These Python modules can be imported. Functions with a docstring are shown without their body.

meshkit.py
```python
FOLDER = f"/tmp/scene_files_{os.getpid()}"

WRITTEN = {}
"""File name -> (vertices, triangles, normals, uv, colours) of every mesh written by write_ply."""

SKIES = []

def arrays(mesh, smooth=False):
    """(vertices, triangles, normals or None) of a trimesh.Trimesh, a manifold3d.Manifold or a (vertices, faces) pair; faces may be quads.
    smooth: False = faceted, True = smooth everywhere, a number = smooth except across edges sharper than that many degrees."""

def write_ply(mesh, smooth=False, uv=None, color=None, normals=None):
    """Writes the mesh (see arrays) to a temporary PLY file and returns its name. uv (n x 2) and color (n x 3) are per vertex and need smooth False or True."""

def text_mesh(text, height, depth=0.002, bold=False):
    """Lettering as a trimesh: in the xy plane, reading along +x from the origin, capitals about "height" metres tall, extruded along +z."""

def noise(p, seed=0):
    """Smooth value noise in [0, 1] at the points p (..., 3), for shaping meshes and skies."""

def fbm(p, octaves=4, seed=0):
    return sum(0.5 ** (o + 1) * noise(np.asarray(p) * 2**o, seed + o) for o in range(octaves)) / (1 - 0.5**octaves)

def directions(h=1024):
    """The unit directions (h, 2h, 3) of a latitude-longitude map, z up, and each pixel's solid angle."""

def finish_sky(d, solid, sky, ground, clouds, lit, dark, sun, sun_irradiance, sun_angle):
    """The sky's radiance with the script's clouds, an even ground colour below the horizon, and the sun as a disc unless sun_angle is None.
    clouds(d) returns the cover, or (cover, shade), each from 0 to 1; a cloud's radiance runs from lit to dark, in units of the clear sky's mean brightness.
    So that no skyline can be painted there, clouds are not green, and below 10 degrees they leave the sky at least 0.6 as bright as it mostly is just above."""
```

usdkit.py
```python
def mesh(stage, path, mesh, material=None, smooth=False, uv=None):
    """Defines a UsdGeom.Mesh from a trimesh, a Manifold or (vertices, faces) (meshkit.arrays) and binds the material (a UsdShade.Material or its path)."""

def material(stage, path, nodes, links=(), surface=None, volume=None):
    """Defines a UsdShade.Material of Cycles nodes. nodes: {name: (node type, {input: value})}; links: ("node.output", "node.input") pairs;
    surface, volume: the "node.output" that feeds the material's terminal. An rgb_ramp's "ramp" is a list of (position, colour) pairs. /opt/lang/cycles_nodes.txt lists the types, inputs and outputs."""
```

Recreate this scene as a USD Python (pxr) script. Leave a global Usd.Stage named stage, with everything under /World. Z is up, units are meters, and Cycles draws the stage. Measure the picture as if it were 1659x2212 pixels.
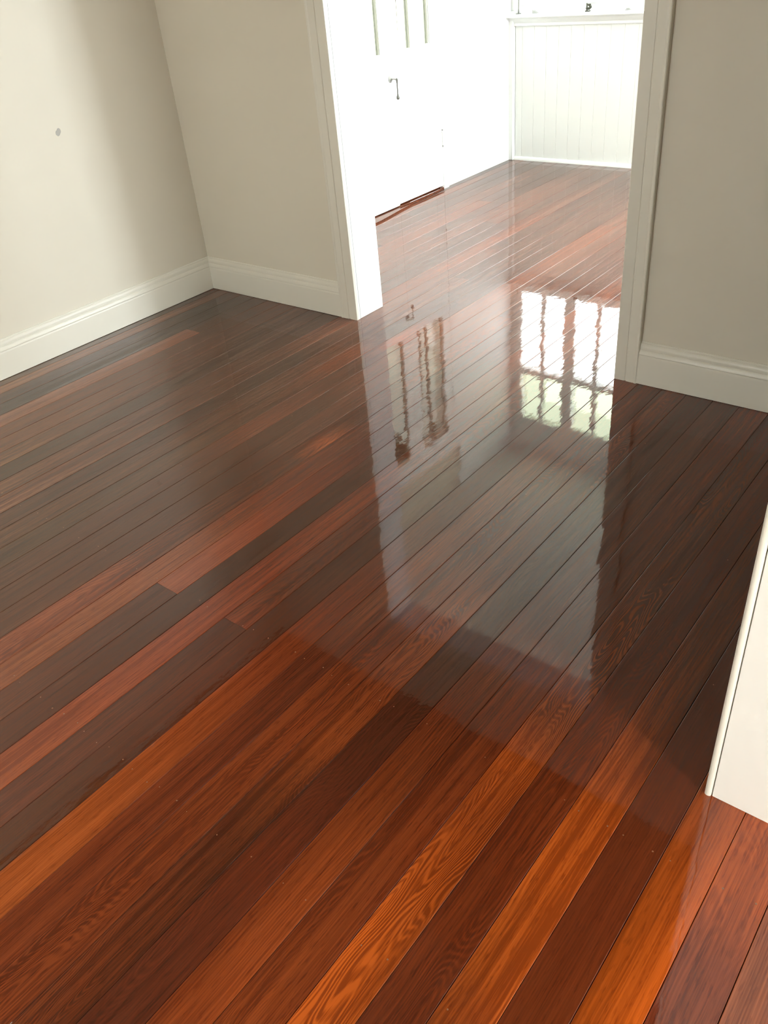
import math, random
import numpy as np, trimesh, manifold3d, usdkit
from pxr import Usd, UsdGeom, UsdLux, UsdShade, Gf, Sdf, Vt

stage = Usd.Stage.CreateInMemory()
UsdGeom.SetStageUpAxis(stage, 'Z'); UsdGeom.SetStageMetersPerUnit(stage, 1.0)
UsdGeom.Xform.Define(stage, '/World'); UsdGeom.Scope.Define(stage, '/World/Looks')
K = 1.13            # numbers below are in units of 1.13 m (camera height 1.5 units = 1.7 m)

# ------------------------------------------------------------------ camera
W, H, F = 1659.0, 2212.0, 1777.44
R = np.array([[0.7815494300988749, 0.6179886488365156, -0.08526733384679826],
              [0.2993726622436274, -0.49144784904644595, -0.8178355707407111],
              [-0.5473175471454269, 0.6136522154908588, -0.5690996933840977]])   # right, down, forward
cam = UsdGeom.Camera.Define(stage, '/World/camera')
cam.CreateHorizontalApertureAttr(36.0); cam.CreateVerticalApertureAttr(36.0 * H / W)
cam.CreateFocalLengthAttr(36.0 * F / W); cam.CreateClippingRangeAttr(Gf.Vec2f(0.05, 200))
M = Gf.Matrix4d(1.0)
for i, row in enumerate((R[0], -R[1], -R[2])): M.SetRow(i, Gf.Vec4d(*map(float, row), 0))
M.SetRow(3, Gf.Vec4d(0, 0, 1.5 * K, 1))
cam.AddTransformOp().Set(M)
EXPOSURE = 0.0
cam.CreateExposureAttr(EXPOSURE)

# ------------------------------------------------------------------ sky and daylight at the windows
SKY = 12.0
dome = UsdLux.DomeLight.Define(stage, '/World/sky')
dome.CreateIntensityAttr(1.0)
sky = usdkit.material(stage, '/World/Looks/overcast_sky', {
    'tc': ('texture_coordinate', {}), 'map': ('mapping', {'scale': (1.5, 1.5, 4.0)}),
    'n': ('noise_texture', {'scale': 2.0, 'detail': 5.0}),
    'r': ('rgb_ramp', {'ramp': [(0.3, (0.93, 0.97, 1.0)), (0.6, (1.0, 1.0, 0.98))]}),
    'b': ('background_shader', {'strength': SKY})},
    [('tc.generated', 'map.vector'), ('map.vector', 'n.vector'), ('n.fac', 'r.fac'), ('r.color', 'b.color')], surface='b.background')
UsdShade.MaterialBindingAPI.Apply(dome.GetPrim()).Bind(sky)

def daylight(name, centre, right, up, w, h, radiance, colour=(1.0, 0.99, 0.96)):
    """Daylight entering by a window: an area light on the outside of its opening, facing along right x up reversed (its -z)."""
    l = UsdLux.RectLight.Define(stage, '/World/' + name)
    l.CreateWidthAttr(w * K); l.CreateHeightAttr(h * K); l.CreateIntensityAttr(radiance); l.CreateColorAttr(Gf.Vec3f(*colour))
    r, u = np.array(right, float), np.array(up, float); z = np.cross(r, u)
    m = Gf.Matrix4d(1.0)
    for i, row in enumerate((r, u, z)): m.SetRow(i, Gf.Vec4d(*map(float, row), 0))
    m.SetRow(3, Gf.Vec4d(*[float(c) * K for c in centre], 1))
    l.AddTransformOp().Set(m)
# facing: emission along -z ; z = right x up
daylight('unseen_near_window_light', (2.85, -0.12, 1.35), (0, 1, 0), (0, 0, 1), 0.6, 1.5, 74.0)                             # faces -x; out of view, placed to light near wall end and left wall
daylight('added_rear_fill_light', (-1.9, -2.15, 1.45), (1, 0, 0), (0, 0, 1), 1.3, 1.3, 0.3)                             # faces +y; added behind the camera for soft fill
daylight('unseen_sunroom_side_light', (1.75, 4.76, 1.6), (0, 1, 0), (0, 0, 1), 1.0, 1.3, 48.0, (0.92, 0.99, 1.08))          # faces -x; out of view, placed to shape the left wall shadow edge
daylight('daylight_sunroom_front', (-1.2, 6.35, 1.65), (-1, 0, 0), (0, 0, 1), 4.6, 1.25, 5.0, (0.95, 1.0, 1.04))        # faces -y

# ------------------------------------------------------------------ helpers
_used = {}
def numbered(parent, name):
    k = (str(parent), name); n = _used.get(k, 0); _used[k] = n + 1
    return name if n == 0 else f'{name}_{n:03d}'
def parr(m):
    v, f, _ = usdkit.meshkit.arrays(m, False); return np.asarray(v) , np.asarray(f)
def join(*ms):
    vs, fs, o = [], [], 0
    for m in ms:
        v, f = parr(m); vs.append(v); fs.append(f + o); o += len(v)
    return np.vstack(vs), np.vstack(fs)
def obj(name, m, mat, parent=None, smooth=30, attrs=None):
    base = str(parent.GetPath()) if parent is not None else '/World'
    path = base + '/' + numbered(base, name)
    v, f = parr(m)
    p = usdkit.mesh(stage, path, (v * K, f), MAT[mat], smooth=smooth if attrs is None else False)
    if attrs:
        for an, arr in attrs.items():
            t = Sdf.ValueTypeNames.Float3Array
            UsdGeom.PrimvarsAPI(p).CreatePrimvar(an, t, 'vertex').Set(Vt.Vec3fArray.FromNumpy(np.asarray(arr, np.float32)))
    return p.GetPrim()
def tag(p, label=None, cat=None, group=None, kind=None):
    for k, x in (('label', label), ('category', cat), ('group', group), ('kind', kind)):
        if x: p.SetCustomDataByKey(k, x)
    return p
def thing(name, label, cat, loc=(0, 0, 0), group=None, kind=None):
    x = UsdGeom.Xform.Define(stage, '/World/' + numbered('/World', name)); return tag(x.GetPrim(), label, cat, group, kind)
def box(x0, x1, y0, y1, z0, z1, b=0.0):
    if b <= 0:
        m = trimesh.creation.box(bounds=[[x0, y0, z0], [x1, y1, z1]]); return np.array(m.vertices), np.array(m.faces)
    pts = []
    for sx, cx in ((1, x0), (-1, x1)):
        for sy, cy in ((1, y0), (-1, y1)):
            for sz, cz in ((1, z0), (-1, z1)):
                pts += [(cx + sx * b, cy + sy * b, cz), (cx + sx * b, cy, cz + sz * b), (cx, cy + sy * b, cz + sz * b)]
    return parr(manifold3d.Manifold.hull_points(np.array(pts, float)))
def mbox(x0, x1, y0, y1, z0, z1):
    return manifold3d.Manifold.cube((x1 - x0, y1 - y0, z1 - z0)).translate((x0, y0, z0))
def fuse(*ms):
    out = None
    for v, f in ms:
        m = manifold3d.Manifold(manifold3d.Mesh(vert_properties=np.asarray(v, np.float32), tri_verts=np.asarray(f, np.uint32)))
        out = m if out is None else out + m
    return parr(out)
def wall(x0, x1, y0, y1, z0, z1, *holes):
    m = mbox(x0, x1, y0, y1, z0, z1)
    for h in holes: m = m - mbox(*h)
    return parr(m)
def sweep(profile, a, b, along):
    """profile: (depth, height) loop; along: function (depth, height, t) -> xyz; from t=a to t=b."""
    from shapely.geometry import Polygon
    n = len(profile); P = [along(d, h, a) for d, h in profile] + [along(d, h, b) for d, h in profile]
    v2, f2 = trimesh.creation.triangulate_polygon(Polygon(profile), engine='earcut')
    key = {tuple(np.round(p, 7)): i for i, p in enumerate(profile)}
    idx = [key[tuple(np.round(p, 7))] for p in v2]
    F_ = []
    for t in f2:
        i, j, k = (idx[q] for q in t); F_ += [(i, k, j), (n + i, n + j, n + k)]
    for i in range(n):
        j = (i + 1) % n; F_ += [(i, j, n + j), (i, n + j, n + i)]
    m = trimesh.Trimesh(np.array(P, float), np.array(F_), process=False)
    m.fix_normals()
    return np.array(m.vertices), np.array(m.faces)
def lathe(prof, c, axis=2, n=24):
    m = trimesh.creation.revolve(np.array(prof, float), sections=n); v = np.array(m.vertices)
    if axis == 0: v = v[:, [2, 0, 1]]
    if axis == 1: v = v[:, [1, 2, 0]]
    return v + np.array(c, float), np.array(m.faces)
def tube(pts, rad, n=12):
    out = []
    pts = [np.array(p, float) for p in pts]; rad = rad if np.ndim(rad) else [rad] * len(pts)
    for i in range(len(pts) - 1):
        a = trimesh.creation.icosphere(2, rad[i]); a.apply_translation(pts[i]); b = trimesh.creation.icosphere(2, rad[i + 1]); b.apply_translation(pts[i + 1])
        out.append(parr(manifold3d.Manifold.hull_points(np.vstack([a.vertices, b.vertices]))))
    return join(*out)

# ------------------------------------------------------------------ materials
MAT = {}
def paint(name, col, rough=0.5, spec=0.4, wobble=0.0004):
    MAT[name] = usdkit.material(stage, '/World/Looks/' + name, {
        'g': ('geometry', {}), 'n': ('noise_texture', {'scale': 2.2, 'detail': 3.0}), 'n2': ('noise_texture', {'scale': 60.0, 'detail': 3.0}),
        'mx': ('mix', {'color1': tuple(c * 0.985 for c in col), 'color2': tuple(min(1, c * 1.012) for c in col)}),
        'b': ('bump', {'strength': 0.5, 'distance': wobble}),
        'p': ('principled_bsdf', {'roughness': rough, 'specular_ior_level': spec})},
        [('g.position', 'n.vector'), ('g.position', 'n2.vector'), ('n.fac', 'mx.fac'), ('mx.color', 'p.base_color'), ('n2.fac', 'b.height'), ('b.normal', 'p.normal')], surface='p.BSDF')
paint('wall_paint', (0.745, 0.695, 0.59), 0.55, 0.3)
paint('trim_gloss', (0.80, 0.77, 0.68), 0.32, 0.5, 0.0002)
paint('facing_paint', (0.87, 0.855, 0.81), 0.4, 0.4)
paint('board_paint', (0.83, 0.84, 0.82), 0.45, 0.4)
paint('white_paint', (0.86, 0.875, 0.865), 0.45, 0.4)
paint('unseen_dark_ceiling', (0.36, 0.27, 0.18), 0.6, 0.3)  # unseen ceiling, darkened so the floor mirrors less of it
paint('ceiling_paint', (0.82, 0.80, 0.76), 0.7, 0.2)
def plain(name, col, rough=0.5, metal=0.0, spec=0.5):
    MAT[name] = usdkit.material(stage, '/World/Looks/' + name, {
        'g': ('geometry', {}), 'n': ('noise_texture', {'scale': 45.0, 'detail': 4.0}),
        'mx': ('mix', {'color1': tuple(c * 0.8 for c in col), 'color2': col}),
        'p': ('principled_bsdf', {'roughness': rough, 'metallic': metal, 'specular_ior_level': spec})},
        [('g.position', 'n.vector'), ('n.fac', 'mx.fac'), ('mx.color', 'p.base_color')], surface='p.BSDF')
plain('pewter', (0.17, 0.17, 0.155), 0.4, 0.5)
plain('dark_iron', (0.07, 0.07, 0.05), 0.45, 0.3)
plain('hinge_steel', (0.42, 0.42, 0.41), 0.4, 0.6)
plain('grey_filler', (0.50, 0.475, 0.43), 0.8)
plain('strip_grey', (0.52, 0.53, 0.49), 0.8)
plain('scrap_grey', (0.40, 0.40, 0.385), 0.6)
plain('putty', (0.20, 0.085, 0.04), 0.4)
plain('subfloor', (0.03, 0.015, 0.01), 0.9)
plain('concrete', (0.78, 0.77, 0.74), 0.9)
plain('foliage', (0.05, 0.085, 0.025), 0.6)
plain('bark', (0.10, 0.075, 0.05), 0.9)
plain('weatherboard', (0.6, 0.6, 0.56), 0.7)
def glass(name, tint, rough=0.0):
    MAT[name] = usdkit.material(stage, '/World/Looks/' + name, {
        'gm': ('geometry', {}), 'fr': ('math', {'math_type': 'subtract', 'value1': 1.0}), 'ff': ('math', {'math_type': 'multiply'}),
        'f': ('fresnel', {'IOR': 1.45}), 't': ('transparent_bsdf', {'color': tint}), 'g': ('glossy_bsdf', {'roughness': 0.02 + rough, 'color': (1, 1, 1)}),
        'm': ('mix_closure', {})}, [('gm.backfacing', 'fr.value2'), ('f.fac', 'ff.value1'), ('fr.value', 'ff.value2'), ('ff.value', 'm.fac'), ('t.BSDF', 'm.closure1'), ('g.BSDF', 'm.closure2')], surface='m.closure')
glass('clear_glass', (0.94, 0.96, 0.95))
glass('green_glass', (0.74, 0.79, 0.67))
glass('reeded_glass', (0.42, 0.43, 0.39))

def varnished(name, rough=0.012):
    """Wood under gloss varnish. Primvars per board: gc = local x, y, seed; rc = ring coordinates and frequency; gp = ring, streak, contrast; ta, tb = dark and light tone."""
    N = {
        'gc': ('attribute', {'attribute': 'gc'}), 'rc': ('attribute', {'attribute': 'rc'}), 'gp': ('attribute', {'attribute': 'gp'}),
        'ta': ('attribute', {'attribute': 'ta'}), 'gw': ('attribute', {'attribute': 'gw'}), 'sw': ('separate_xyz', {}), 'tb': ('attribute', {'attribute': 'tb'}),
        'sg': ('separate_xyz', {}), 'sr': ('separate_xyz', {}), 'sp': ('separate_xyz', {}),
        # warp of the growth rings
        'm1': ('mapping', {'scale': (14.0, 2.2, 37.0)}), 'n1': ('noise_texture', {'scale': 1.0, 'detail': 1.2, 'roughness': 0.45}),
        's1': ('separate_color', {}),
        'v1': ('math', {'math_type': 'subtract', 'value2': 0.5}), 'v2': ('math', {'math_type': 'subtract', 'value2': 0.5}), 'w1': ('math', {'math_type': 'multiply'}), 'w2': ('math', {'math_type': 'multiply'}),
        'm7': ('mapping', {'scale': (190.0, 26.0, 5.0)}), 'n7': ('noise_texture', {'scale': 1.0, 'detail': 2.0}), 'c7': ('map_range', {'from_min': 0.56, 'from_max': 0.70, 'to_min': 0.0, 'to_max': -0.30, 'clamp': True}), 'q0': ('math', {'math_type': 'add'}),
        'rx': ('math', {'math_type': 'add'}), 'ry': ('math', {'math_type': 'add'}),
        'rx2': ('math', {'math_type': 'multiply'}), 'ry2': ('math', {'math_type': 'multiply'}), 'rr': ('math', {'math_type': 'add'}), 'rs': ('math', {'math_type': 'sqrt'}),
        'rf': ('math', {'math_type': 'multiply'}), 'rsin': ('math', {'math_type': 'sine'}), 'rn0': ('math', {'math_type': 'multiply_add', 'value2': 0.5, 'value3': 0.5}), 'rn1': ('math', {'math_type': 'power', 'value2': 1.6}),
        'mk': ('map_range', {'from_min': 0.41, 'from_max': 0.60, 'to_min': 0.04, 'to_max': 1.0, 'clamp': True}), 'rn': ('mix_float', {'a': 0.5}),
        # streaks along the board
        'm2': ('mapping', {'scale': (42.0, 0.9, 53.0)}), 'n2': ('noise_texture', {'scale': 1.0, 'detail': 4.0, 'roughness': 0.6}),
        'm3': ('mapping', {'scale': (300.0, 5.5, 11.0)}), 'n3': ('noise_texture', {'scale': 1.0, 'detail': 3.0, 'roughness': 0.6}),
        'm4': ('mapping', {'scale': (11.0, 2.0, 71.0)}), 'n4': ('noise_texture', {'scale': 1.0, 'detail': 3.0, 'roughness': 0.55}),
        'a1': ('math', {'math_type': 'multiply'}), 'a2': ('math', {'math_type': 'multiply'}), 'a3': ('math', {'math_type': 'multiply', 'value2': 1.5}), 'a4': ('math', {'math_type': 'multiply', 'value2': 0.75}),
        'c2': ('math', {'math_type': 'subtract', 'value2': 0.5}), 'c1': ('math', {'math_type': 'subtract', 'value2': 0.5}), 'c3': ('math', {'math_type': 'subtract', 'value2': 0.5}), 'c4': ('math', {'math_type': 'subtract', 'value2': 0.5}),
        'q1': ('math', {'math_type': 'add'}), 'q2': ('math', {'math_type': 'add'}), 'q3': ('math', {'math_type': 'add'}),
        'q4': ('math', {'math_type': 'multiply'}), 'q5': ('math', {'math_type': 'add', 'value2': 0.5, 'use_clamp': True}),
        'mx': ('mix', {}),
        # ripples of the varnish
        'gg': ('geometry', {}), 'm5': ('mapping', {'scale': (70.0, 30.0, 1.0)}), 'n5': ('noise_texture', {'scale': 1.0, 'detail': 2.5, 'roughness': 0.6}),
        'm6': ('mapping', {'scale': (22.0, 11.0, 1.0)}), 'n6': ('noise_texture', {'scale': 1.0, 'detail': 2.0}),
        'b5': ('bump', {'strength': 1.0, 'distance': 0.00006}), 'b6': ('bump', {'strength': 1.0, 'distance': 0.00024}),
        'p': ('principled_bsdf', {'roughness': 0.5, 'specular_ior_level': 0.0, 'coat_weight': 1.0, 'coat_roughness': rough, 'coat_ior': 1.6}),
    }
    L = [('gc.vector', 'sg.vector'), ('rc.vector', 'sr.vector'), ('gp.vector', 'sp.vector'),
         ('gc.vector', 'm1.vector'), ('m1.vector', 'n1.vector'), ('n1.color', 's1.color'), ('s1.r', 'v1.value1'), ('s1.g', 'v2.value1'), ('gw.vector', 'sw.vector'), ('v1.value', 'w1.value1'), ('sw.x', 'w1.value2'), ('v2.value', 'w2.value1'), ('sw.x', 'w2.value2'), ('gc.vector', 'm7.vector'), ('m7.vector', 'n7.vector'), ('n7.fac', 'c7.value'),
         ('sr.x', 'rx.value1'), ('w1.value', 'rx.value2'), ('sr.y', 'ry.value1'), ('w2.value', 'ry.value2'),
         ('rx.value', 'rx2.value1'), ('rx.value', 'rx2.value2'), ('ry.value', 'ry2.value1'), ('ry.value', 'ry2.value2'),
         ('rx2.value', 'rr.value1'), ('ry2.value', 'rr.value2'), ('rr.value', 'rs.value1'), ('rs.value', 'rf.value1'), ('sr.z', 'rf.value2'),
         ('rf.value', 'rsin.value1'), ('rsin.value', 'rn0.value1'), ('rn0.value', 'rn1.value1'), ('rn1.value', 'rn.b'), ('n4.fac', 'mk.value'), ('mk.result', 'rn.fac'),
         ('gc.vector', 'm2.vector'), ('m2.vector', 'n2.vector'), ('gc.vector', 'm3.vector'), ('m3.vector', 'n3.vector'), ('gc.vector', 'm4.vector'), ('m4.vector', 'n4.vector'),
         ('rn.result', 'c1.value1'), ('n2.fac', 'c2.value1'), ('n3.fac', 'c3.value1'), ('n4.fac', 'c4.value1'),
         ('c1.value', 'a1.value1'), ('sp.x', 'a1.value2'), ('c2.value', 'a2.value1'), ('sp.y', 'a2.value2'), ('c3.value', 'a3.value1'), ('c4.value', 'a4.value1'),
         ('a1.value', 'q1.value1'), ('a2.value', 'q1.value2'), ('q1.value', 'q2.value1'), ('a3.value', 'q2.value2'), ('q2.value', 'q0.value1'), ('c7.result', 'q0.value2'), ('q0.value', 'q3.value1'), ('a4.value', 'q3.value2'),
         ('q3.value', 'q4.value1'), ('sp.z', 'q4.value2'), ('q4.value', 'q5.value1'), ('q5.value', 'mx.fac'), ('ta.vector', 'mx.color1'), ('tb.vector', 'mx.color2'), ('mx.color', 'p.base_color'),
         ('gg.position', 'm5.vector'), ('m5.vector', 'n5.vector'), ('n5.fac', 'b5.height'), ('gg.position', 'm6.vector'), ('m6.vector', 'n6.vector'), ('n6.fac', 'b6.height'),
         ('b6.normal', 'b5.normal'), ('b5.normal', 'p.coat_normal')]
    MAT[name] = usdkit.material(stage, '/World/Looks/' + name, N, L, surface='p.BSDF')
varnished('varnished_wood')

# ------------------------------------------------------------------ the room's numbers
XL = -3.62                      # face of the long left wall
YP0, YP1 = 2.840, 3.006         # the partition with the wide opening
XO0, XO1 = -2.562, -1.231       # the opening's sides
ZH = 1.95                       # its head
YF = 5.975                      # far wall
YB, XR = -1.9, 2.6              # back and right walls of the near room
XE, YE = -0.240, 1.175          # the end of the short wall on the right
XFR = 1.5                       # right wall of the sunroom
ZC = 2.6
S = dict(kind='structure')

# ------------------------------------------------------------------ floor: every board its own mesh
floor = thing('floor', 'glossy varnished hardwood strip floor in red-brown and orange tones', 'floor', kind='structure')
obj('subfloor', box(XL - 0.12, XR + 0.1, YB - 0.1, YF + 0.1, -0.06, -0.022), 'subfloor', floor)
JOINTS = {k: -0.2526 - 0.0966 * k for k in range(-32, 20)}
JOINTS[1] = -0.3497; JOINTS[5] = -0.7415; JOINTS[6] = -0.8380; JOINTS[7] = -0.9380; JOINTS[8] = -1.0335; JOINTS[9] = -1.1300; JOINTS[10] = -1.2262
JOINTS[11] = -1.3230; JOINTS[12] = -1.4180; JOINTS[16] = -1.7960; JOINTS[17] = -1.8870; JOINTS[18] = -1.9840
for i, x in enumerate((-2.0860, -2.1840, -2.2830, -2.3820, -2.4790, -2.5750, -2.6740, -2.7740, -2.8760, -2.9760, -3.0780, -3.1780, -3.2780, -3.3800, -3.4760, -3.5500, -3.640)):
    JOINTS[19 + i] = x
def lin(c):
    c = np.array(c, float) / 255.0
    return np.where(c <= 0.04045, c / 12.92, ((c + 0.055) / 1.055) ** 2.4)
FLOOR_GAIN = np.array([0.74, 0.64, 0.62])
def board(b, y0, y1, keys, ring, streak, contrast, x0, tilt, yc, freq, rng, warp=0.05):
    """keys: (y, tone, left factor, right factor) down the length of the board; tone in sRGB."""
    xa, xb = JOINTS[b + 1] + 0.0006, JOINTS[b] - 0.0006
    y0, y1 = y0 + 0.0004, y1 - 0.0004
    w = xb - xa; xm = (xa + xb) / 2; t = -0.02; c = 0.0014
    crown = rng.uniform(-0.00005, 0.00012); slope = rng.gauss(0, 0.0011)
    xs = [xa, xa + c * 0.35, xa + c, xa + w * 0.25, xm, xb - w * 0.25, xb - c, xb - c * 0.35, xb]
    zs = [-0.0012, -0.0003, 0, crown * 0.75, crown, crown * 0.75, 0, -0.0003, -0.0012]
    sec = [(xa, t)] + [(x, z + slope * (x - xm)) for x, z in zip(xs, zs)] + [(xb, t)]
    n = len(sec); secn = []
    for i in range(n):
        if i in (0, n - 1): nn = np.array([-1.0 if i == 0 else 1.0, 0.0])
        elif i in (1, n - 2): nn = np.array([-0.9 if i == 1 else 0.9, 0.45])
        elif i in (2, n - 3): nn = np.array([-0.5 if i == 2 else 0.5, 0.85])
        elif i == 4: nn = np.array([-slope - crown * 3 / w, 1.0])
        elif i == n - 5: nn = np.array([-slope + crown * 3 / w, 1.0])
        else: nn = np.array([-slope, 1.0])
        secn.append(nn / np.linalg.norm(nn))
    ny = max(2, int((y1 - y0) / 0.16) + 1) if len(keys) > 1 else 2
    ys = np.linspace(y0, y1, ny)
    P = np.array([(x, y, z) for y in ys for x, z in sec]); nr = np.array([(q[0], 0, q[1]) for _ in ys for q in secn])
    Fs = []
    for r in range(ny - 1):
        o = r * n
        for i in range(n - 1): Fs += [(o + i, o + n + i + 1, o + n + i), (o + i, o + i + 1, o + n + i + 1)]
    seed = rng.uniform(0, 40)
    lx, ly = (P[:, 0] - xm) * K, P[:, 1] * K
    gc = np.stack([lx, ly, np.full(len(P), seed)], 1)
    rc = np.stack([lx - x0 * w * K, tilt * (ly - yc * K), np.full(len(P), freq)], 1)
    gp = np.tile([ring, streak, contrast], (len(P), 1)); gw = np.tile([warp, 0, 0], (len(P), 1))
    ky = [k[0] for k in keys]; kc = np.array([lin(k[1]) for k in keys]); kl = [k[2] if len(k) > 2 else 1.0 for k in keys]; kr = [k[3] if len(k) > 3 else 1.0 for k in keys]
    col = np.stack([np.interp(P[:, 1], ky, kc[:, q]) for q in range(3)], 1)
    u = np.clip((P[:, 0] - xa) / w, 0, 1)
    col = col * (np.array([0.95, 1.06, 1.10]) if b >= 18 else 1.0)  # left boards greyed as well, sheen put into the tone
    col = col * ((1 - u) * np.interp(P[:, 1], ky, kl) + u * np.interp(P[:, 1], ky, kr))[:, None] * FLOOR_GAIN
    g = np.interp(b, [-3, -1, 2, 3, 4, 14, 18, 22], [1.0, 1.05, 1.05, 1.0, 0.95, 1.05, 1.45, 1.6]); f = np.clip((P[:, 1] - 2.2) / .8, 0, 1)  # left boards lightened in place of sheen from the lit wall
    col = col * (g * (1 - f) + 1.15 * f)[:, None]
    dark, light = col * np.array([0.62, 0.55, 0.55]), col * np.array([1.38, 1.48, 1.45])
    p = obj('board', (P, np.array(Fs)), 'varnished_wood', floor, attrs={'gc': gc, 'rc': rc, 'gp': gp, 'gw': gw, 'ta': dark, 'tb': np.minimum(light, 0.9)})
    m = UsdGeom.Mesh(p); m.CreateNormalsAttr(Vt.Vec3fArray.FromNumpy(nr.astype(np.float32))); m.SetNormalsInterpolation('vertex')

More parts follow.
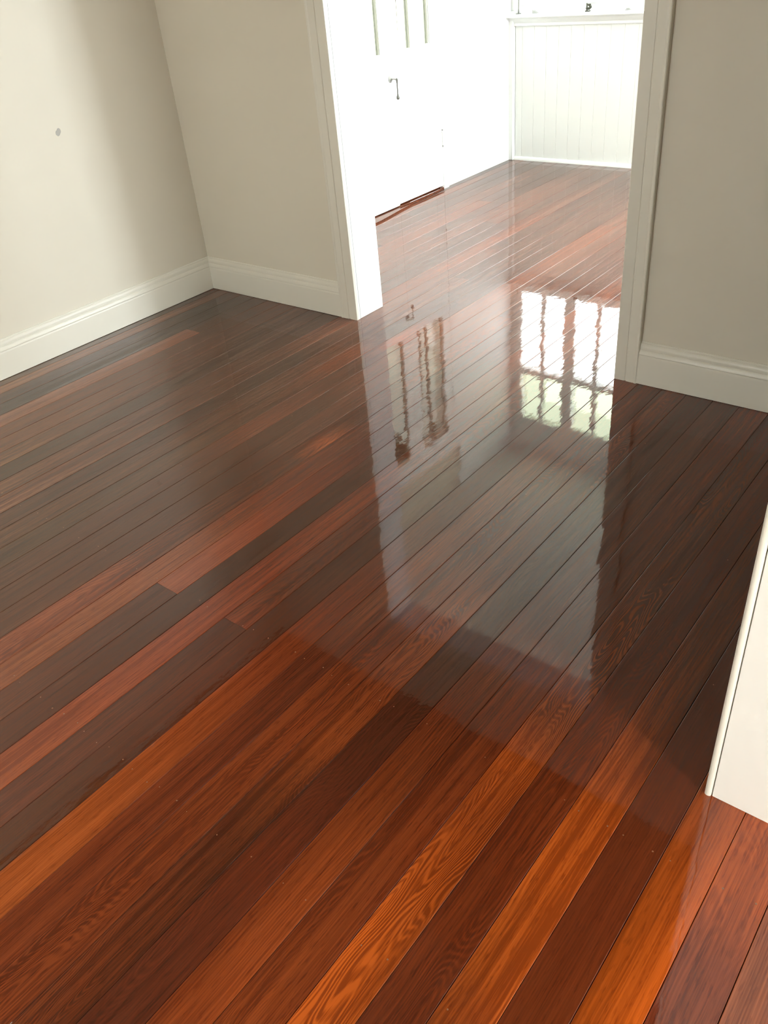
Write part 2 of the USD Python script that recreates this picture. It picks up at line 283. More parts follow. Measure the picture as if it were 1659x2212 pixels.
# tones of single boards (sRGB): used for boards without their own notes and for the threshold
T = {'farmid': (114, 70, 53), 'farlow': (97, 62, 49), 'farred': (124, 71, 50), 'orange': (172, 84, 32), 'tan': (150, 86, 48), 'red': (132, 62, 34), 'redlt': (142, 74, 46), 'mid': (112, 52, 26), 'brown': (98, 52, 32), 'dred': (98, 42, 22), 'dark': (78, 42, 27), 'ddark': (64, 37, 26), 'grey': (92, 64, 48)}
V = lambda yc, tilt=.16, **o: dict(ring=o.pop('ring', .75) * .55, yc=yc, tilt=tilt, freq=o.pop('freq', 900) * 1.5, x0=o.pop('x0', 0.0), **o)      # cathedral figure
SPEC = {   # column of boards: (end y, tone keys with some shade painted in, figure)
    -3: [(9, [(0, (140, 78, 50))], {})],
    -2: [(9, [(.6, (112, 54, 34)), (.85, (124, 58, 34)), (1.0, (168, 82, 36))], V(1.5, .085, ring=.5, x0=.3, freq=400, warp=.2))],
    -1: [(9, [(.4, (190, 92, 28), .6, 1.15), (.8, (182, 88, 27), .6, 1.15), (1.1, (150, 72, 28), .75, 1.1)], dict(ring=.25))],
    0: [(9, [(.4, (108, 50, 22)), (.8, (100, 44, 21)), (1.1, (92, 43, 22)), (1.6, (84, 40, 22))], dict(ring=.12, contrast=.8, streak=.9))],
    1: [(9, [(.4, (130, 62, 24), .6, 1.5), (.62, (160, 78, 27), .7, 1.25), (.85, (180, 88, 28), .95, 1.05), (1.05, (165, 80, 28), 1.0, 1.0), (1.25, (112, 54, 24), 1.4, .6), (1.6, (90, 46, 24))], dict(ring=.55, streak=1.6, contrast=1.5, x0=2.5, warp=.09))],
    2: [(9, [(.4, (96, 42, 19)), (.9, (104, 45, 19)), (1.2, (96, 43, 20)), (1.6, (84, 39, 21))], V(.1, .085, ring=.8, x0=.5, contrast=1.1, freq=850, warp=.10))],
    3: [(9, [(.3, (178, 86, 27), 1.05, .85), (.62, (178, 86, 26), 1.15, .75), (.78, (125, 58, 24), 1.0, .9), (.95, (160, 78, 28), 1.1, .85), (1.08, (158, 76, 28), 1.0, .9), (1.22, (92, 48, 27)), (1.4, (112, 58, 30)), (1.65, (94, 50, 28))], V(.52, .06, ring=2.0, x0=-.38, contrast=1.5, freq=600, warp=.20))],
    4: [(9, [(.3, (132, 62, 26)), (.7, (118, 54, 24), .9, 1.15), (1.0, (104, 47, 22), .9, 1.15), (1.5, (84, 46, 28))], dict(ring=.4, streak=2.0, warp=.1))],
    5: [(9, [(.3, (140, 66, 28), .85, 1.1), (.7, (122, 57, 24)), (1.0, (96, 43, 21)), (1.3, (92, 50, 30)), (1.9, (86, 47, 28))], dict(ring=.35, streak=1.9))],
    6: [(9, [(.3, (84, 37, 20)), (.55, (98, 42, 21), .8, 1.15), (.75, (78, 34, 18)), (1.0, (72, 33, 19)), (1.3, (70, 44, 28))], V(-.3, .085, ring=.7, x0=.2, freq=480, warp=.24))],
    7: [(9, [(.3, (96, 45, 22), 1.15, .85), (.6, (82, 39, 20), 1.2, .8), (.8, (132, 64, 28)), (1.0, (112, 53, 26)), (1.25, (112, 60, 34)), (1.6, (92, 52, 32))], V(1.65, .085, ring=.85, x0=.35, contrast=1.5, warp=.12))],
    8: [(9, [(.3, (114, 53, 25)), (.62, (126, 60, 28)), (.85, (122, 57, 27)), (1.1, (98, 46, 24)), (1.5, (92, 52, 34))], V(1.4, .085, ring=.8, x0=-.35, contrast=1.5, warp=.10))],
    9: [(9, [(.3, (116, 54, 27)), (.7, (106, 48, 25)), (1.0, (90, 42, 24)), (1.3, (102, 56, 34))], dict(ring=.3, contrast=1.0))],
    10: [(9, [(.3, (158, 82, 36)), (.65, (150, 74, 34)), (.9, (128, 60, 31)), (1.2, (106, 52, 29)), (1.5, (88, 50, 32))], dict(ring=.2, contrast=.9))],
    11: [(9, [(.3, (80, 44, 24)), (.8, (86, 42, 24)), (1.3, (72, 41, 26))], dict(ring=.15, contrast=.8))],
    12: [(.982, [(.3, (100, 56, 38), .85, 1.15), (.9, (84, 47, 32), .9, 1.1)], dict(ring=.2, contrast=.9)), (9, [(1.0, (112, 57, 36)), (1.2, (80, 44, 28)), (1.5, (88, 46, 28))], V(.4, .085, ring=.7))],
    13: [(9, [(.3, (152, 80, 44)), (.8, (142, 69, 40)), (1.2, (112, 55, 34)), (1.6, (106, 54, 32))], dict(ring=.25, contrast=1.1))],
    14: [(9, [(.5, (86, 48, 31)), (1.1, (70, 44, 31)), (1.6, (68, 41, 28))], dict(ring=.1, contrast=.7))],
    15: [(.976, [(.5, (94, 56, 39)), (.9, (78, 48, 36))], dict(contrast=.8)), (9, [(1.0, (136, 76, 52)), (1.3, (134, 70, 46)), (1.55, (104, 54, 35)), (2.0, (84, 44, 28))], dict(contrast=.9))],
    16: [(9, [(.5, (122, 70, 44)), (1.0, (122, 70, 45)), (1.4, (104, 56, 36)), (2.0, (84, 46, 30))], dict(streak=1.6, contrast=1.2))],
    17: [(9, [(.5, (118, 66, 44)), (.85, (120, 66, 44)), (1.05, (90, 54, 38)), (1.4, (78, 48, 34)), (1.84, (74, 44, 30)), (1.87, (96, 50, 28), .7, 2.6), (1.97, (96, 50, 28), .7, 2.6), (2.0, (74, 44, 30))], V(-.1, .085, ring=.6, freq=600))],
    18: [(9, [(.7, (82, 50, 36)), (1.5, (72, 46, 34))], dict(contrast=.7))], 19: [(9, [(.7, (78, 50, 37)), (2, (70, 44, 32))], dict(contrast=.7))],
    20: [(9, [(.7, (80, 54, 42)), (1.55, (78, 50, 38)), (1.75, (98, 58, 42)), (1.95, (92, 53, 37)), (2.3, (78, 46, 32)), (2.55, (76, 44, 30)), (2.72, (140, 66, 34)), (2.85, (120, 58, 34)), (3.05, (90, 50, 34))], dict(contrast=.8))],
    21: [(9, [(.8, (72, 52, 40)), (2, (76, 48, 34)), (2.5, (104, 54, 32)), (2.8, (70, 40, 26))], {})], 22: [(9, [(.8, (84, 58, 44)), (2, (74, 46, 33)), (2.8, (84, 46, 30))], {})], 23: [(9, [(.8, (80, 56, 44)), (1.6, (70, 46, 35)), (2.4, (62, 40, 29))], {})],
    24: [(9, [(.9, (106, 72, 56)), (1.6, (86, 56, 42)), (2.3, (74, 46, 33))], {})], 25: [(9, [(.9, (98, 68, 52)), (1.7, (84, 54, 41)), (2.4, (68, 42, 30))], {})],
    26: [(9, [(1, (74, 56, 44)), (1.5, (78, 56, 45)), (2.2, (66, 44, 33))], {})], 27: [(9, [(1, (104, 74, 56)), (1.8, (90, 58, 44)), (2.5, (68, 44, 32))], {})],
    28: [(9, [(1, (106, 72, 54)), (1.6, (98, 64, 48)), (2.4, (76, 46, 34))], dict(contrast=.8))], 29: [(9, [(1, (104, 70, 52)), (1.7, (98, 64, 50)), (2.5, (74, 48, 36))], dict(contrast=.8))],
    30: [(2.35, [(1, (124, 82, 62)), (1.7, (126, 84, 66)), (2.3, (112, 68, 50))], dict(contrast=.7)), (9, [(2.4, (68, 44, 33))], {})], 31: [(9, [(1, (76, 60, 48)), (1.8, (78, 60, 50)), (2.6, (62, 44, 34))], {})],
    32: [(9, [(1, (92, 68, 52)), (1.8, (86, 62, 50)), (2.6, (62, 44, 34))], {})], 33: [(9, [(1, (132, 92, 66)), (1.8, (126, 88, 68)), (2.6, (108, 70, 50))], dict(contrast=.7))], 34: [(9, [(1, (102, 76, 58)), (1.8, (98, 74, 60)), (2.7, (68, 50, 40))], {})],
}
FARTONES = ['farmid', 'farlow', 'farred', 'farlow', 'farmid', 'farlow', 'farlow', 'farmid']  # far tones hold part of the pale floor sheen
rb = random.Random(7)
tones = list(T)
for b in range(-30, 35):
    spec = list(SPEC.get(b) or [(rb.uniform(.2, 4), [(0, T[rb.choice(tones)])], {}), (9, [(0, T[rb.choice(tones)])], {})])
    if b >= 4: spec[-1] = (spec[-1][0], spec[-1][1] + [(max(2.95, spec[-1][1][-1][0] + .2), T[('farlow', 'farmid', 'farlow', 'farred', 'farmid')[(b * 7) % 5]])], spec[-1][2])  # tones turn paler past the opening, sheen mixed into the colour
    if b >= 0 and spec[-1][0] == 9:        # boards end somewhere in the sunroom and another one goes on
        e, tn, op = spec[-1]
        cut = rb.uniform(3.15, 4.9)
        spec[-1] = (cut, tn, op); spec.append((9, [(0, T[rb.choice(FARTONES)])], {}))
    y = YB
    for e, tn, op in spec:
        e = min(e, YF + 0.02)
        if e - y < 0.05: continue
        o = dict(ring=rb.uniform(.25, .5), streak=rb.uniform(1.5, 2.2), contrast=rb.uniform(1.0, 1.35), x0=rb.choice((-1, 1)) * rb.uniform(1.2, 3), tilt=rb.uniform(.01, .035), yc=rb.uniform(-1, 4), freq=rb.uniform(700, 1200)); o.update(op)
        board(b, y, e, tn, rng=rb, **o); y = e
# filled nail holes: two per board over each joist
dots = []
rn_ = random.Random(11)
for yj in [0.512 + 0.4765 * k for k in range(-1, 8)]:
    for b in range(-3, 30):
        if yj > YE and b < -1: continue
        for fr in (0.2, 0.8):
            if rn_.random() < (.86 if yj > 1.1 else .35): continue
            x = JOINTS[b] + (JOINTS[b + 1] - JOINTS[b]) * (fr + rn_.uniform(-.03, .03)); yy = yj + rn_.uniform(-.006, .006); r = rn_.uniform(.0010, .0021)
            v, f = trimesh.creation.cylinder(radius=r, height=.0008, sections=10).vertices, trimesh.creation.cylinder(radius=r, height=.0008, sections=10).faces
            dots.append((np.array(v) + np.array([x, yy, .0001]), np.array(f)))
obj('nail_filling', join(*dots), 'putty', floor).SetCustomDataByKey('kind', 'stuff')

# ------------------------------------------------------------------ walls and ceiling
def struct(name, m, mat, label, cat='wall', smooth=30): return tag(obj(name, m, mat, smooth=smooth), label, cat, kind='structure')
DOOR0, DOOR1, DOORH = 3.985, 5.030, 2.06
struct('wall_left', wall(XL - 0.14, XL, YB - 0.1, YF + 0.1, -0.02, ZC, (XL - 0.2, XL + 0.1, DOOR0, DOOR1, -0.1, DOORH)), 'wall_paint', 'long cream painted wall on the left with the glazed doors in it', 'wall', False)
struct('wall_partition', wall(XL, XR + 0.1, YP0, YP1, 0.0, ZC, (XO0 - 0.012, XO1 + 0.012, YP0 - 1, YP1 + 1, -1, ZH + 0.012)), 'wall_paint', 'cream partition wall with the wide opening into the bright back room', 'wall', False)
struct('wall_right', wall(XE + 0.012, XR, YE, YE + 0.09, 0.0, ZC), 'wall_paint', 'white wall end in the lower right corner of the picture', 'wall', False)
struct('wall_side', wall(XR, XR + 0.12, YB - 0.1, YP1, -0.02, ZC, (XR - 1, XR + 1, -0.40, 0.16, 0.6, 2.1)), 'wall_paint', 'side wall of the front room with a tall window, outside the picture', 'wall', False)
struct('wall_back', wall(XL, XR, YB - 0.12, YB, -0.02, ZC, (-2.55, -1.25, YB - 1, YB + 1, 0.8, 2.1)), 'wall_paint', 'rear wall of the front room behind the camera', 'wall', False)
struct('wall_sunroom_side', wall(XFR, XFR + 0.1, YP1, YF + 0.1, -0.02, ZC, (XFR - 1, XFR + 1, 4.26, 5.26, 0.95, 2.25)), 'white_paint', 'white side wall of the back room with a row of windows, outside the picture', 'wall', False)
struct('ceiling', wall(XL - 0.1, XR + 0.1, YB - 0.1, YP0 + .08, ZC, ZC + 0.05), 'unseen_dark_ceiling', 'dark warm ceiling above the front room, outside the picture, toned to dim its reflection in the floor', 'ceiling', False)
struct('ceiling_sunroom', wall(XL - 0.1, XR + 0.1, YP0 + .08, YF + 0.1, ZC, ZC + 0.05), 'ceiling_paint', 'white ceiling above the back room, outside the picture', 'ceiling', False)

# far wall: frame carcass, vertical lining boards, sill
FX0, FX1 = -3.563, XFR
far = thing('wall_far', 'low white wall of vertical V-jointed boards under the windows', 'wall', kind='structure')
ZS = 0.935
obj('backing', wall(XL, XFR + 0.1, YF, YF + 0.1, -0.02, ZC, (-3.5, 1.3, YF - 1, YF + 1, 1.03, 2.31)), 'white_paint', far, False)
xb = [-3.563, -3.505, -3.407, -3.309, -3.212, -3.114, -3.016, -2.918, -2.819, -2.720, -2.621, -2.522]
while xb[-1] < 1.4: xb.append(xb[-1] + 0.099)
xb.append(XFR)
for a, b in zip(xb[:-1], xb[1:]):
    g = 0.0022; yf = YF - 0.013
    prof = [(a, YF), (a, yf + g), (a + g, yf), (b - g, yf), (b, yf + g), (b, YF)]
    obj('lining_board', sweep(prof, 0.0, ZS, lambda d, h, t: (d, h, t)), 'board_paint', far, False)
# small rounded moulding at the foot, corner strip, rail under the sill, sill board
q = [(0.0, 0.0)] + [(0.016 * math.cos(t), 0.026 * math.sin(t)) for t in np.linspace(0, math.pi / 2, 7)]
tag(obj('trim_1', sweep([(d, h) for d, h in q], XL + 0.02, XFR, lambda d, h, t: (t, YF - 0.013 - d, h)), 'white_paint'), 'narrow white quarter-round strip at the foot of the boarded wall', 'moulding', kind='structure')
tag(obj('trim_2', box(XL, -3.565, YF - 0.045, YF, 0.0, 1.0, 0.004), 'white_paint'), 'white upright corner strip left of the boarded wall', 'trim', kind='structure')
rail = [(0, 0), (0.012, 0), (0.016, 0.004), (0.016, 0.020), (0.024, 0.026), (0.034, 0.040), (0.036, 0.046), (0.036, 0.056), (0.0, 0.056)]
tag(obj('trim_3', sweep(rail, XL + 0.01, XFR, lambda d, h, t: (t, YF - 0.013 - d, 0.905 + h)), 'white_paint'), 'white moulded rail below the window sill', 'moulding', kind='structure')
YS = YF - 0.085
tag(obj('window_sill', box(XL + 0.005, XFR, YS, YF + 0.10, 0.961, 0.984, 0.005), 'white_paint'), 'long white window sill along the top of the boarded wall', 'sill', kind='structure')

# ------------------------------------------------------------------ windows on the far wall (seen mirrored in the floor)
def window(name, x0, x1, label, n):
    w = thing(name, label, 'window', kind='structure')
    y0, y1 = YF - 0.012, YF + 0.06; fr = 0.035
    z0, z1, zt = 1.03, 2.31, 1.80
    obj('frame', fuse(box(x0, x0 + fr, y0, y1, z0, z1, .003), box(x1 - fr, x1, y0, y1, z0, z1, .003), box(x0, x1, y0, y1, z0, z0 + 0.03, .003), box(x0, x1, y0, y1, z1 - fr, z1, .003),
        box(x0, x1, y0, y1, zt - 0.022, zt + 0.022, .003)), 'white_paint', w)
    ws = (x1 - x0 - 2 * fr)
    xc = (x0 + x1) / 2
    obj('glazing_bar', box(xc - 0.019, xc + 0.019, y0 + .01, y1 - .01, z0 + 0.02, z1 - 0.02, .003), 'white_paint', w)
    for a, b in ((x0 + fr, xc), (xc, x1 - fr)):
        obj('pane', box(a + .004, b - .004, y0 + 0.035, y0 + 0.038, z0 + 0.03, zt - 0.02), 'clear_glass', w, False)
        obj('top_pane', box(a + .004, b - .004, y0 + 0.035, y0 + 0.038, zt + 0.02, z1 - 0.03), 'green_glass', w, False)
xs = -3.523
edges = [(-3.523, -3.046), (-3.012, -2.541)]
for i in range(8): edges.append((-2.507 + .507 * i, -2.507 + .507 * i + .473))
place = ['leftmost white casement window above the sill in the back room', 'second white casement window from the left corner above the sill', 'third white casement window from the left corner above the sill']
for i, (a, b) in enumerate(edges):
    if b > 1.25: break
    window('window_%d' % (i + 1), a, b, place[i] if i < 3 else 'white casement window number %d from the left corner, hidden behind the partition' % (i + 1), i)
    if i: pass
mull = [(edges[i][1], edges[i + 1][0]) for i in range(len(edges) - 1) if edges[i + 1][1] < 1.25]
for i, (a, b) in enumerate(mull):
    tag(obj('trim_%d' % (10 + i), box(a, b, YF - 0.018, YF + 0.07, 1.0, 2.33, .003), 'white_paint'), ['white mullion post between the first and second windows of the back room', 'white mullion post between the second and third windows of the back room'][i] if i < 2 else 'white mullion post number %d from the left between sunroom windows' % (i + 1), 'trim', kind='structure')

# side windows (light sources of the picture, out of frame): plain frames with panes
def side_window(name, x, y0, y1, z0, z1, n, label):
    w = thing(name, label, 'window', kind='structure')
    f = 0.035; bars = [box(x + .02, x + .08, y0, y1, z0, z0 + f), box(x + .02, x + .08, y0, y1, z1 - f, z1)]
    ys = np.linspace(y0, y1, n + 1)
    for y in ys: bars.append(box(x + .02, x + .08, min(max(y - f / 2, y0), y1 - f), min(max(y - f / 2, y0), y1 - f) + f, z0, z1))
    obj('frame', fuse(*bars), 'white_paint', w, False)
    for a, b in zip(ys[:-1], ys[1:]): obj('pane', box(x + .048, x + .051, a + f / 2, b - f / 2, z0 + f, z1 - f), 'clear_glass', w, False)
side_window('window_20', XFR, 4.26, 5.26, 0.95, 2.25, 2, 'row of white framed windows out of view in the side wall of the back room, placed to light the left wall')
rw = thing('window_22', 'white framed window added in the rear wall behind the camera for fill light', 'window', kind='structure')  # rear window added for general fill
obj('frame', fuse(*[box(x, x + .035, YB - .08, YB - .03, .8, 2.1) for x in (-2.55, -1.918, -1.285)], box(-2.55, -1.25, YB - .08, YB - .03, .8, .835), box(-2.55, -1.25, YB - .08, YB - .03, 2.065, 2.1)), 'white_paint', rw, False)
for a, b in ((-2.515, -1.918), (-1.883, -1.285)): obj('pane', box(a, b, YB - .055, YB - .052, .835, 2.065), 'clear_glass', rw, False)
side_window('window_21', XR, -0.40, 0.16, 0.6, 2.1, 1, 'tall white framed window out of view in the side wall of the front room, placed to light the near wall end')

# ------------------------------------------------------------------ skirtings and casings
def skirt(d0=0.0):
    return [(0, 0.002), (0.019, 0.002), (0.019, 0.112), (0.0165, 0.117), (0.0165, 0.121), (0.0185, 0.124), (0.0175, 0.131), (0.0135, 0.139), (0.0115, 0.141), (0.0115, 0.147), (0.0125, 0.150),
            (0.0115, 0.157), (0.0075, 0.163), (0.006, 0.164), (0.006, 0.168), (0.003, 0.172), (0, 0.172)]
tag(obj('baseboard_left', sweep(skirt(), YB, DOOR0 - 0.09, lambda d, h, t: (XL + d, t, h)), 'trim_gloss'), 'tall moulded cream skirting along the left wall', 'skirting board', kind='structure')
tag(obj('wall_left_facing', box(XL - .001, XL + 0.020, DOOR1 + 0.075, YF - 0.013, 0.0, ZC, .001), 'white_paint'), 'flush white wall facing between the glazed doors and the far corner', 'wall', kind='structure')
tag(obj('baseboard_partition_left', sweep(skirt(), XL, XO0 - 0.098, lambda d, h, t: (t, YP0 - d, h)), 'trim_gloss'), 'moulded cream skirting on the partition left of the opening', 'skirting board', kind='structure')
tag(obj('baseboard_partition_right', sweep(skirt(), XO1 + 0.093, XR, lambda d, h, t: (t, YP0 - d, h)), 'trim_gloss'), 'moulded cream skirting on the partition right of the opening', 'skirting board', kind='structure')
# casing profile: offset from the opening edge, thickness
cas = [(0, 0), (0, 0.019), (0.003, 0.0215), (0.040, 0.0215), (0.043, 0.0205), (0.0445, 0.0175), (0.047, 0.0175), (0.0485, 0.021), (0.052, 0.023), (0.074, 0.0245), (0.080, 0.0235), (0.084, 0.0265), (0.090, 0.0275), (0.093, 0.0245), (0.093, 0)]
cas = [(a, b * 0.76) for a, b in cas]
casL = [(a * 1.06, b) for a, b in cas]
tag(obj('trim_4', sweep(casL, 0.0, ZH + 0.0, lambda d, h, t: (XO0 - d, YP0 - h, t)), 'trim_gloss'), 'moulded cream casing up the left side of the wide opening', 'door casing', kind='structure')
tag(obj('trim_5', sweep(cas, 0.0, ZH + 0.0, lambda d, h, t: (XO1 + d, YP0 - h, t)), 'trim_gloss'), 'moulded cream casing up the right side of the wide opening', 'door casing', kind='structure')
tag(obj('trim_6', sweep(cas, XO0 - 0.1, XO1 + 0.095, lambda d, h, t: (t, YP0 - h, ZH + d)), 'trim_gloss'), 'moulded cream casing over the wide opening', 'door casing', kind='structure')
# jamb linings (with the fine joint line near the front edge) and head lining
def jamb(x, s):
    return join(box(min(x, x - s * .012), max(x, x - s * .012), YP0 - 0.0005, YP0 + 0.010, 0, ZH, .0008), box(min(x, x - s * .012), max(x, x - s * .012), YP0 + 0.0115, YP1 + 0.02, 0, ZH, .0015))
tag(obj('trim_7', jamb(XO0, 1), 'white_paint'), 'bright white lining inside the left of the wide opening', 'door jamb', kind='structure')
tag(obj('trim_8', jamb(XO1, -1), 'white_paint'), 'white lining inside the right of the wide opening', 'door jamb', kind='structure')
tag(obj('trim_9', box(XO0, XO1, YP0, YP1 + 0.02, ZH, ZH + 0.012, .0015), 'white_paint'), 'white head lining across the top of the wide opening', 'door jamb', kind='structure')

# end of the short wall at the lower right: rounded bead and flat facing
def bead_wall():
    r = 0.0068; pts = []
    for t in np.linspace(math.pi, 0, 9): pts.append((XE + r + r * math.cos(t), -0.0005 - r * 0.75 * math.sin(t)))
    pts += [(XE + 2 * r + 0.0005, 0.004), (XE + 2 * r + 0.0015, 0.004), (XE + 2 * r + 0.0015, 0.012), (XE, 0.012)]
    return sweep(pts, 0.0, ZC - .3, lambda d, h, t: (d, YE + h - 0.004, t))
tag(obj('trim_30', bead_wall(), 'trim_gloss'), 'slim rounded white bead on the corner of the near wall end', 'bead moulding', kind='structure')
tag(obj('trim_31', box(XE + 0.0156, XE + 0.40, YE - 0.006, YE + 0.004, 0.0, ZC - .3, .0012), 'facing_paint'), 'flat white facing board on the near wall end at lower right', 'facing board', kind='structure')
tag(obj('trim_32', box(XE, XE + 0.014, YE + 0.008, YE + 0.09, 0.0, ZC - .3, .001), 'trim_gloss'), 'white lining on the hidden edge of the near wall end', 'facing board', kind='structure')

# ------------------------------------------------------------------ the pair of glazed doors in the left wall
XD = XL + 0.035                 # room face of the leaves
ths = [(XL - 0.14, DOOR0), (XL + 0.125, DOOR0), (XL + 0.118, 4.20), (XL + 0.085, 4.45), (XL + 0.052, 4.75), (XL + 0.030, DOOR1), (XL - 0.14, DOOR1)]
tp = np.array(ths)
def threshold():
    return sweep([tuple(p) for p in tp], 0.0, 0.0105, lambda d, h, t: (d + (t == 0) * 0.0, h, t))
th = threshold()
n_ = len(th[0])
def wood_attrs(V, tone, seed, ring=.2):
    gc = np.stack([V[:, 0] * K, V[:, 1] * K, np.full(len(V), seed)], 1)
    return {'gc': gc, 'rc': np.stack([V[:, 0] * K + .1, V[:, 1] * .03, np.full(len(V), 300.0)], 1), 'gp': np.tile([ring, 1.2, 1.2], (len(V), 1)), 'gw': np.tile([.05, 0, 0], (len(V), 1)), 'ta': np.tile(lin(T[tone]) * .6, (len(V), 1)), 'tb': np.tile(lin(T[tone]) * 1.4, (len(V), 1))}
_, _, _ = 0, 0, 0
def split(m):
    v, f = parr(m); return v[f].reshape(-1, 3), np.arange(len(f) * 3).reshape(-1, 3)
th = split(join(th, box(XL - .13, XD - .034, DOOR0, DOOR1, .0105, .024)))  # raised bar at the back, added to stop light under the leaves
tag(obj('door_threshold', th, 'varnished_wood', attrs=wood_attrs(th[0], 'brown', 3.0)), 'worn red-brown timber threshold under the white glazed doors', 'threshold', kind='structure')
tag(obj('trim_33', join(box(XL - 0.14, XL + 0.026, DOOR0, DOOR0 + .004, .0105, DOORH), box(XL - 0.14, XL + 0.026, DOOR1 - .004, DOOR1, .0105, DOORH), box(XL - .14, XL + .026, DOOR0, DOOR1, DOORH - .004, DOORH)), 'white_paint', smooth=False), 'white frame lining around the glazed doors', 'door jamb', kind='structure')
tag(obj('trim_34', sweep([(0, 0), (0, .032), (.004, .035), (.058, .035), (.064, .030), (.068, .030), (.072, .026), (.075, .024), (.075, 0)], 0.0, DOORH, lambda d, h, t: (XL + h, DOOR1 + d, t)), 'white_paint'), 'white casing to the right of the glazed doors', 'door casing', kind='structure')
tag(obj('trim_35', sweep([(0, 0), (0, .032), (.004, .035), (.058, .035), (.064, .030), (.075, .024), (.075, 0)], 0.0, DOORH, lambda d, h, t: (XL + h, DOOR0 - d, t)), 'white_paint'), 'white casing to the left of the glazed doors', 'door casing', kind='structure')
tag(obj('trim_36', box(XL, XL + .035, DOOR0 - .075, DOOR1 + .075, DOORH, DOORH + .07, .004), 'white_paint'), 'white casing over the glazed doors', 'door casing', kind='structure')

def leaf(name, y0, y1, zb, label, bw=.006):
    d = thing(name, label, 'door', kind='structure')
    x1, x0 = XD, XD - 0.035; ZG = 0.928; zt = DOORH - .01; st = .092
    obj('stile', box(x0, x1, y0, y0 + st, zb, zt, .0012), 'white_paint', d)
    obj('stile', box(x0, x1, y1 - st, y1, zb, zt, .0012), 'white_paint', d)
    obj('rail', box(x0, x1, y0 + st, y1 - st, zb, zb + .16, .0012), 'white_paint', d)
    obj('rail', box(x0, x1, y0 + st, y1 - st, ZG - .13, ZG, .0012), 'white_paint', d)
    obj('rail', box(x0, x1, y0 + st, y1 - st, zt - .10, zt, .0012), 'white_paint', d)
    obj('panel', box(x0 + .010, x1 - .0006, y0 + st, y1 - st, zb + .16, ZG - .13), 'white_paint', d, False)
    yb = y0 + st + .120
    obj('glazing_bar', box(x0 + .004, x1 - .002, yb - .0032, yb + .0032, ZG, zt - .10, .001), 'strip_grey', d)  # grey upright line on the glass, modelled as a bar
    obj('grey_strip', join(box(x0 + .006, x1 - .004, y1 - st - bw, y1 - st, ZG, zt - .10, .001)), 'strip_grey', d)  # grey strip along the right edge of the glass
    for a, b in ((y0 + st, yb - .0032), (yb + .0032, y1 - st - bw)):
        obj('pane', box(x0 + .015, x0 + .018, a, b, ZG, zt - .10), 'reeded_glass', d, False)
    return d
YM = 4.510
d1 = leaf('door_1', DOOR0 + .006, YM - .001, 0.0165, 'left leaf of the white glazed doors, with the hanging pull')
d2 = leaf('door_2', YM + .001, DOOR1 - .006, 0.0255, 'right leaf of the white glazed doors, hinged beside the far corner', .014)
obj('lock_plate', box(XD - .001, XD + .006, 4.004, 4.052, 1.219, 1.40, .001), 'strip_grey', d1)
# hinge knuckles on the right leaf
hy = DOOR1 - .0045
for z0 in (0.288, 1.6):
    h = obj('hinge', join(box(XD - .001, XD + .0025, hy - .020, hy + .020, z0, z0 + .098, .0006)), 'white_paint', d2)
    for k in range(5):
        obj('knuckle', lathe([(0, 0), (.0048, 0), (.0055, .0015), (.0055, .0155), (.0048, .017), (0, .017)], (XD + .005, hy, z0 + .005 + .0185 * k)), 'white_paint', h)
    obj('hinge_pin', lathe([(0, 0), (.003, .001), (.0048, .006), (.0048, .009), (0, .010)], (XD + .005, hy, z0 + .0975)), 'hinge_steel', h)
    obj('hinge_pin', lathe([(0, 0), (.002, .001), (.0048, .010), (.0048, .012), (0, .013)], (XD + .005, hy, z0 - .008)), 'hinge_steel', h)
    obj('screw', lathe([(0, 0), (.0042, 0), (.0036, .0012), (0, .0016)], (XD + .0025, hy + .011, z0 + .060), 0), 'hinge_steel', h)
    obj('screw', lathe([(0, 0), (.0042, 0), (.0036, .0012), (0, .0016)], (XD + .0025, hy + .011, z0 + .030), 0), 'hinge_steel', h)
# drop pull on the left leaf
hx, hyy, hz = XD + .052, 4.498, 0.778
pull = thing('door_pull', 'slim dark drop pull with a teardrop end on the white glazed door', 'door pull')
obj('rosette', lathe([(0, 0), (.020, 0), (.020, .003), (.014, .006), (.007, .009), (.006, .014), (0, .014)], (XD, hyy, hz + .006), 0), 'scrap_grey', pull)
obj('arm', tube([(XD + .006, hyy, hz + .006), (XD + .03, hyy, hz + .007), (hx, hyy, hz + .004)], [.0045, .0035, .005]), 'scrap_grey', pull)
obj('drop', join(tube([(hx, hyy, hz + .010), (hx, hyy, hz + .003), (hx, hyy, hz - .022), (hx, hyy, hz - .075)], [.003, .006, .0034, .0036]),
    lathe([(0, 0), (.006, .001), (.0095, .006), (.0098, .012), (.0075, .020), (.0045, .027), (.0036, .036), (0, .036)], (hx, hyy, hz - .108))), 'pewter', pull)

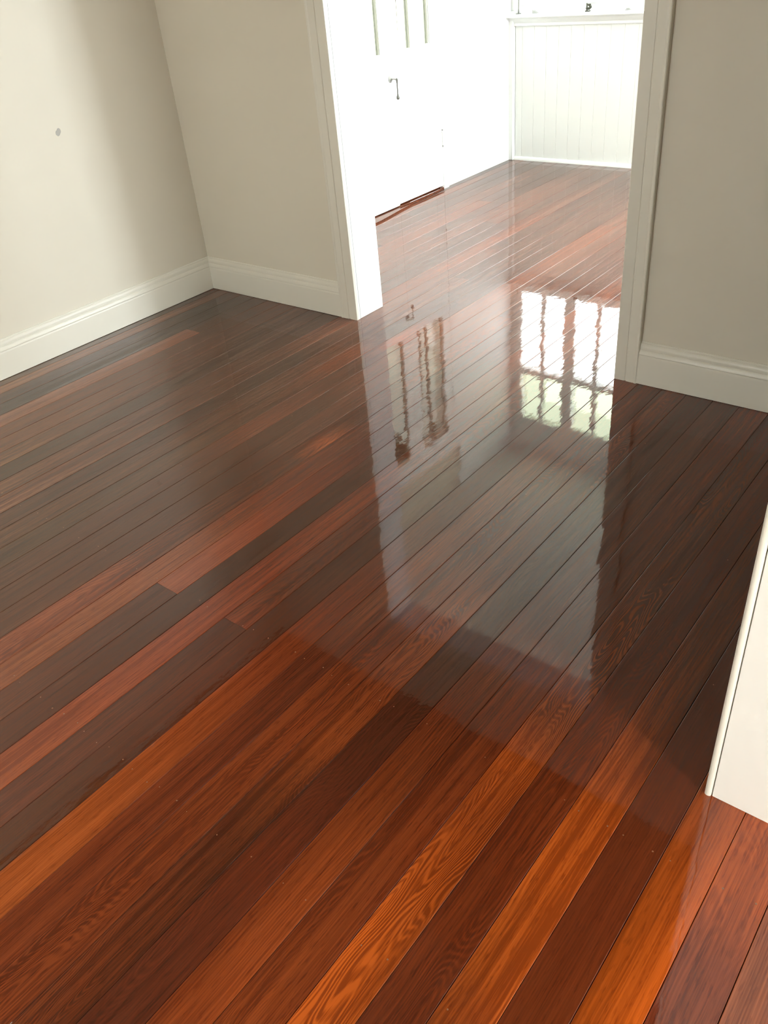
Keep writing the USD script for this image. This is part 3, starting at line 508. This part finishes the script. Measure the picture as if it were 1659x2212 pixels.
# ------------------------------------------------------------------ small things on the sill and the left wall
SZ = 0.984
st = thing('casement_stay', 'thin grey upright casement stay at the left end of the window sill', 'window stay')
obj('foot_plate', box(-3.535, -3.505, YS + .028, YS + .050, SZ, SZ + .004, .001), 'pewter', st)
obj('rod', lathe([(0, 0), (.0055, 0), (.005, .01), (.0032, .03), (.003, .10), (0, .10)], (-3.519, YS + .040, SZ + .003)), 'pewter', st)
ct = thing('window_catch', 'dark iron window catch with a curled lever standing on the sill', 'window catch')
cx, cy = -2.985, YS + .045
obj('foot_plate', box(cx - .016, cx + .016, cy - .009, cy + .009, SZ, SZ + .005, .001), 'dark_iron', ct)
obj('post', tube([(cx - .006, cy, SZ + .004), (cx - .008, cy, SZ + .045)], [.005, .0045]), 'dark_iron', ct)
obj('lever', tube([(cx - .007, cy - .004, SZ + .020), (cx + .012, cy - .006, SZ + .017), (cx + .022, cy - .006, SZ + .026), (cx + .018, cy - .006, SZ + .037), (cx - .004, cy - .004, SZ + .040)], [.0055, .0075, .0085, .008, .005]), 'dark_iron', ct)
def flake(x0, x1, y0, y1, curl, seed):
    nx, ny = 9, 5; rr = random.Random(seed); V = []; 
    for s in (0, .0012):
        for j in range(ny):
            for i in range(nx):
                u, v = i / (nx - 1), j / (ny - 1)
                V.append((x0 + (x1 - x0) * u, y0 + (y1 - y0) * v + .004 * math.sin(6 * u), SZ + .0006 + s + curl * (u ** 2) * (.6 + .4 * v) + .001 * math.sin(9 * u + seed)))
    m = manifold3d.Manifold.hull_points(np.array(V[:nx * ny])); F_ = []
    o = nx * ny
    for j in range(ny - 1):
        for i in range(nx - 1):
            a = j * nx + i; F_ += [(o + a, o + a + 1, o + a + nx + 1), (o + a, o + a + nx + 1, o + a + nx), (a, a + nx + 1, a + 1), (a, a + nx, a + nx + 1)]
    def edge(idx):
        for a, b in zip(idx[:-1], idx[1:]): F_.extend([(a, b, o + b), (a, o + b, o + a)])
    edge(list(range(nx))); edge([j * nx + nx - 1 for j in range(ny)]); edge([(ny - 1) * nx + i for i in range(nx - 1, -1, -1)]); edge([j * nx for j in range(ny - 1, -1, -1)])
    return np.array(V), np.array(F_)
tag(obj('paper_scrap', flake(-3.470, -3.415, YS + .006, YS + .03, .012, 1), 'white_paint'), 'curled white scrap lying on the sill near the casement stay', 'scrap')
def wedge(x0, x1, y0, y1, h): return sweep([(x0, 0), (x1, 0), (x0 + (x1 - x0) * .15, h), (x0, h)], y0, y1, lambda d, hh, t: (d, t, SZ + hh))
tag(obj('window_wedge', wedge(-3.408, -3.368, YS + .040, YS + .060, .020), 'scrap_grey'), 'small pale grey wedge standing on the sill right of the paper scrap', 'wedge')
tag(obj('sill_latch', join(box(-2.712, -2.672, YS + .030, YS + .046, SZ, SZ + .004, .001), box(-2.705, -2.680, YS + .034, YS + .044, SZ + .003, SZ + .014, .003)), 'scrap_grey'), 'small pale latch at the right end of the visible sill', 'latch')
# patch of filler on the left wall
def patch():
    rr = random.Random(5); V = [(XL + .0016, 0, 0)]; n = 18
    for i in range(n):
        t = 2 * math.pi * i / n; r = 1 + .22 * math.sin(2 * t + .5) + .12 * rr.uniform(-1, 1)
        V.append((XL + .0010, .0115 * r * math.cos(t), .0155 * r * math.sin(t)))
    m = len(V)
    V += [(XL - .001, y * 1.03, z * 1.03) for _, y, z in V[1:]]
    V = np.array(V) + np.array([0, 2.168, .925]); F_ = []
    for i in range(n):
        j = (i + 1) % n; F_ += [(0, 1 + i, 1 + j), (1 + i, m + i, m + j), (1 + i, m + j, 1 + j)]
    return V, np.array(F_)
tag(obj('filler_patch', patch(), 'grey_filler'), 'small grey patch of filler on the bare left wall', 'filler patch')

# ------------------------------------------------------------------ outside, seen through the glass and mirrored in the floor
tag(obj('ground', box(-40, 40, -40, 40, -0.5, -0.45), 'concrete', smooth=False), 'pale concrete yard outside the house', 'ground', kind='structure')
def tree(x, y, zc, r, seed, label):
    t = thing('garden_tree', label, 'tree')
    rr = np.random.default_rng(seed)
    obj('trunk', tube([(x, y, -.46), (x + .1, y, zc * .5), (x, y + .1, zc)], [.16, .12, .07]), 'bark', t)
    n = 2600; c = rr.normal(size=(n, 3)); c /= np.linalg.norm(c, axis=1)[:, None]; c *= (r * rr.uniform(.55, 1.0, n) ** .5)[:, None]; c += .35 * np.sin(c * 3.1 + seed); c[:, 2] *= .75
    c += np.array([x, y, zc]); a = rr.normal(size=(n, 3)); a /= np.linalg.norm(a, axis=1)[:, None]; b = np.cross(a, rr.normal(size=(n, 3))); b /= np.linalg.norm(b, axis=1)[:, None]
    s = rr.uniform(.10, .2, n)[:, None]; nv = np.cross(a, b) * .006
    V = np.stack([c - a * s, c - b * s * .45 + nv, c + a * s, c + b * s * .45 + nv], 1).reshape(-1, 3); q = np.arange(n)[:, None] * 4
    p = obj('leaves', (V, np.vstack([q + [0, 1, 2], q + [0, 2, 3]])), 'foliage', t, False); p.SetCustomDataByKey('kind', 'stuff')
tree(-9.0, 11.29, 8.6, 2.0, 3, 'dark green garden tree outside the glazed doors')
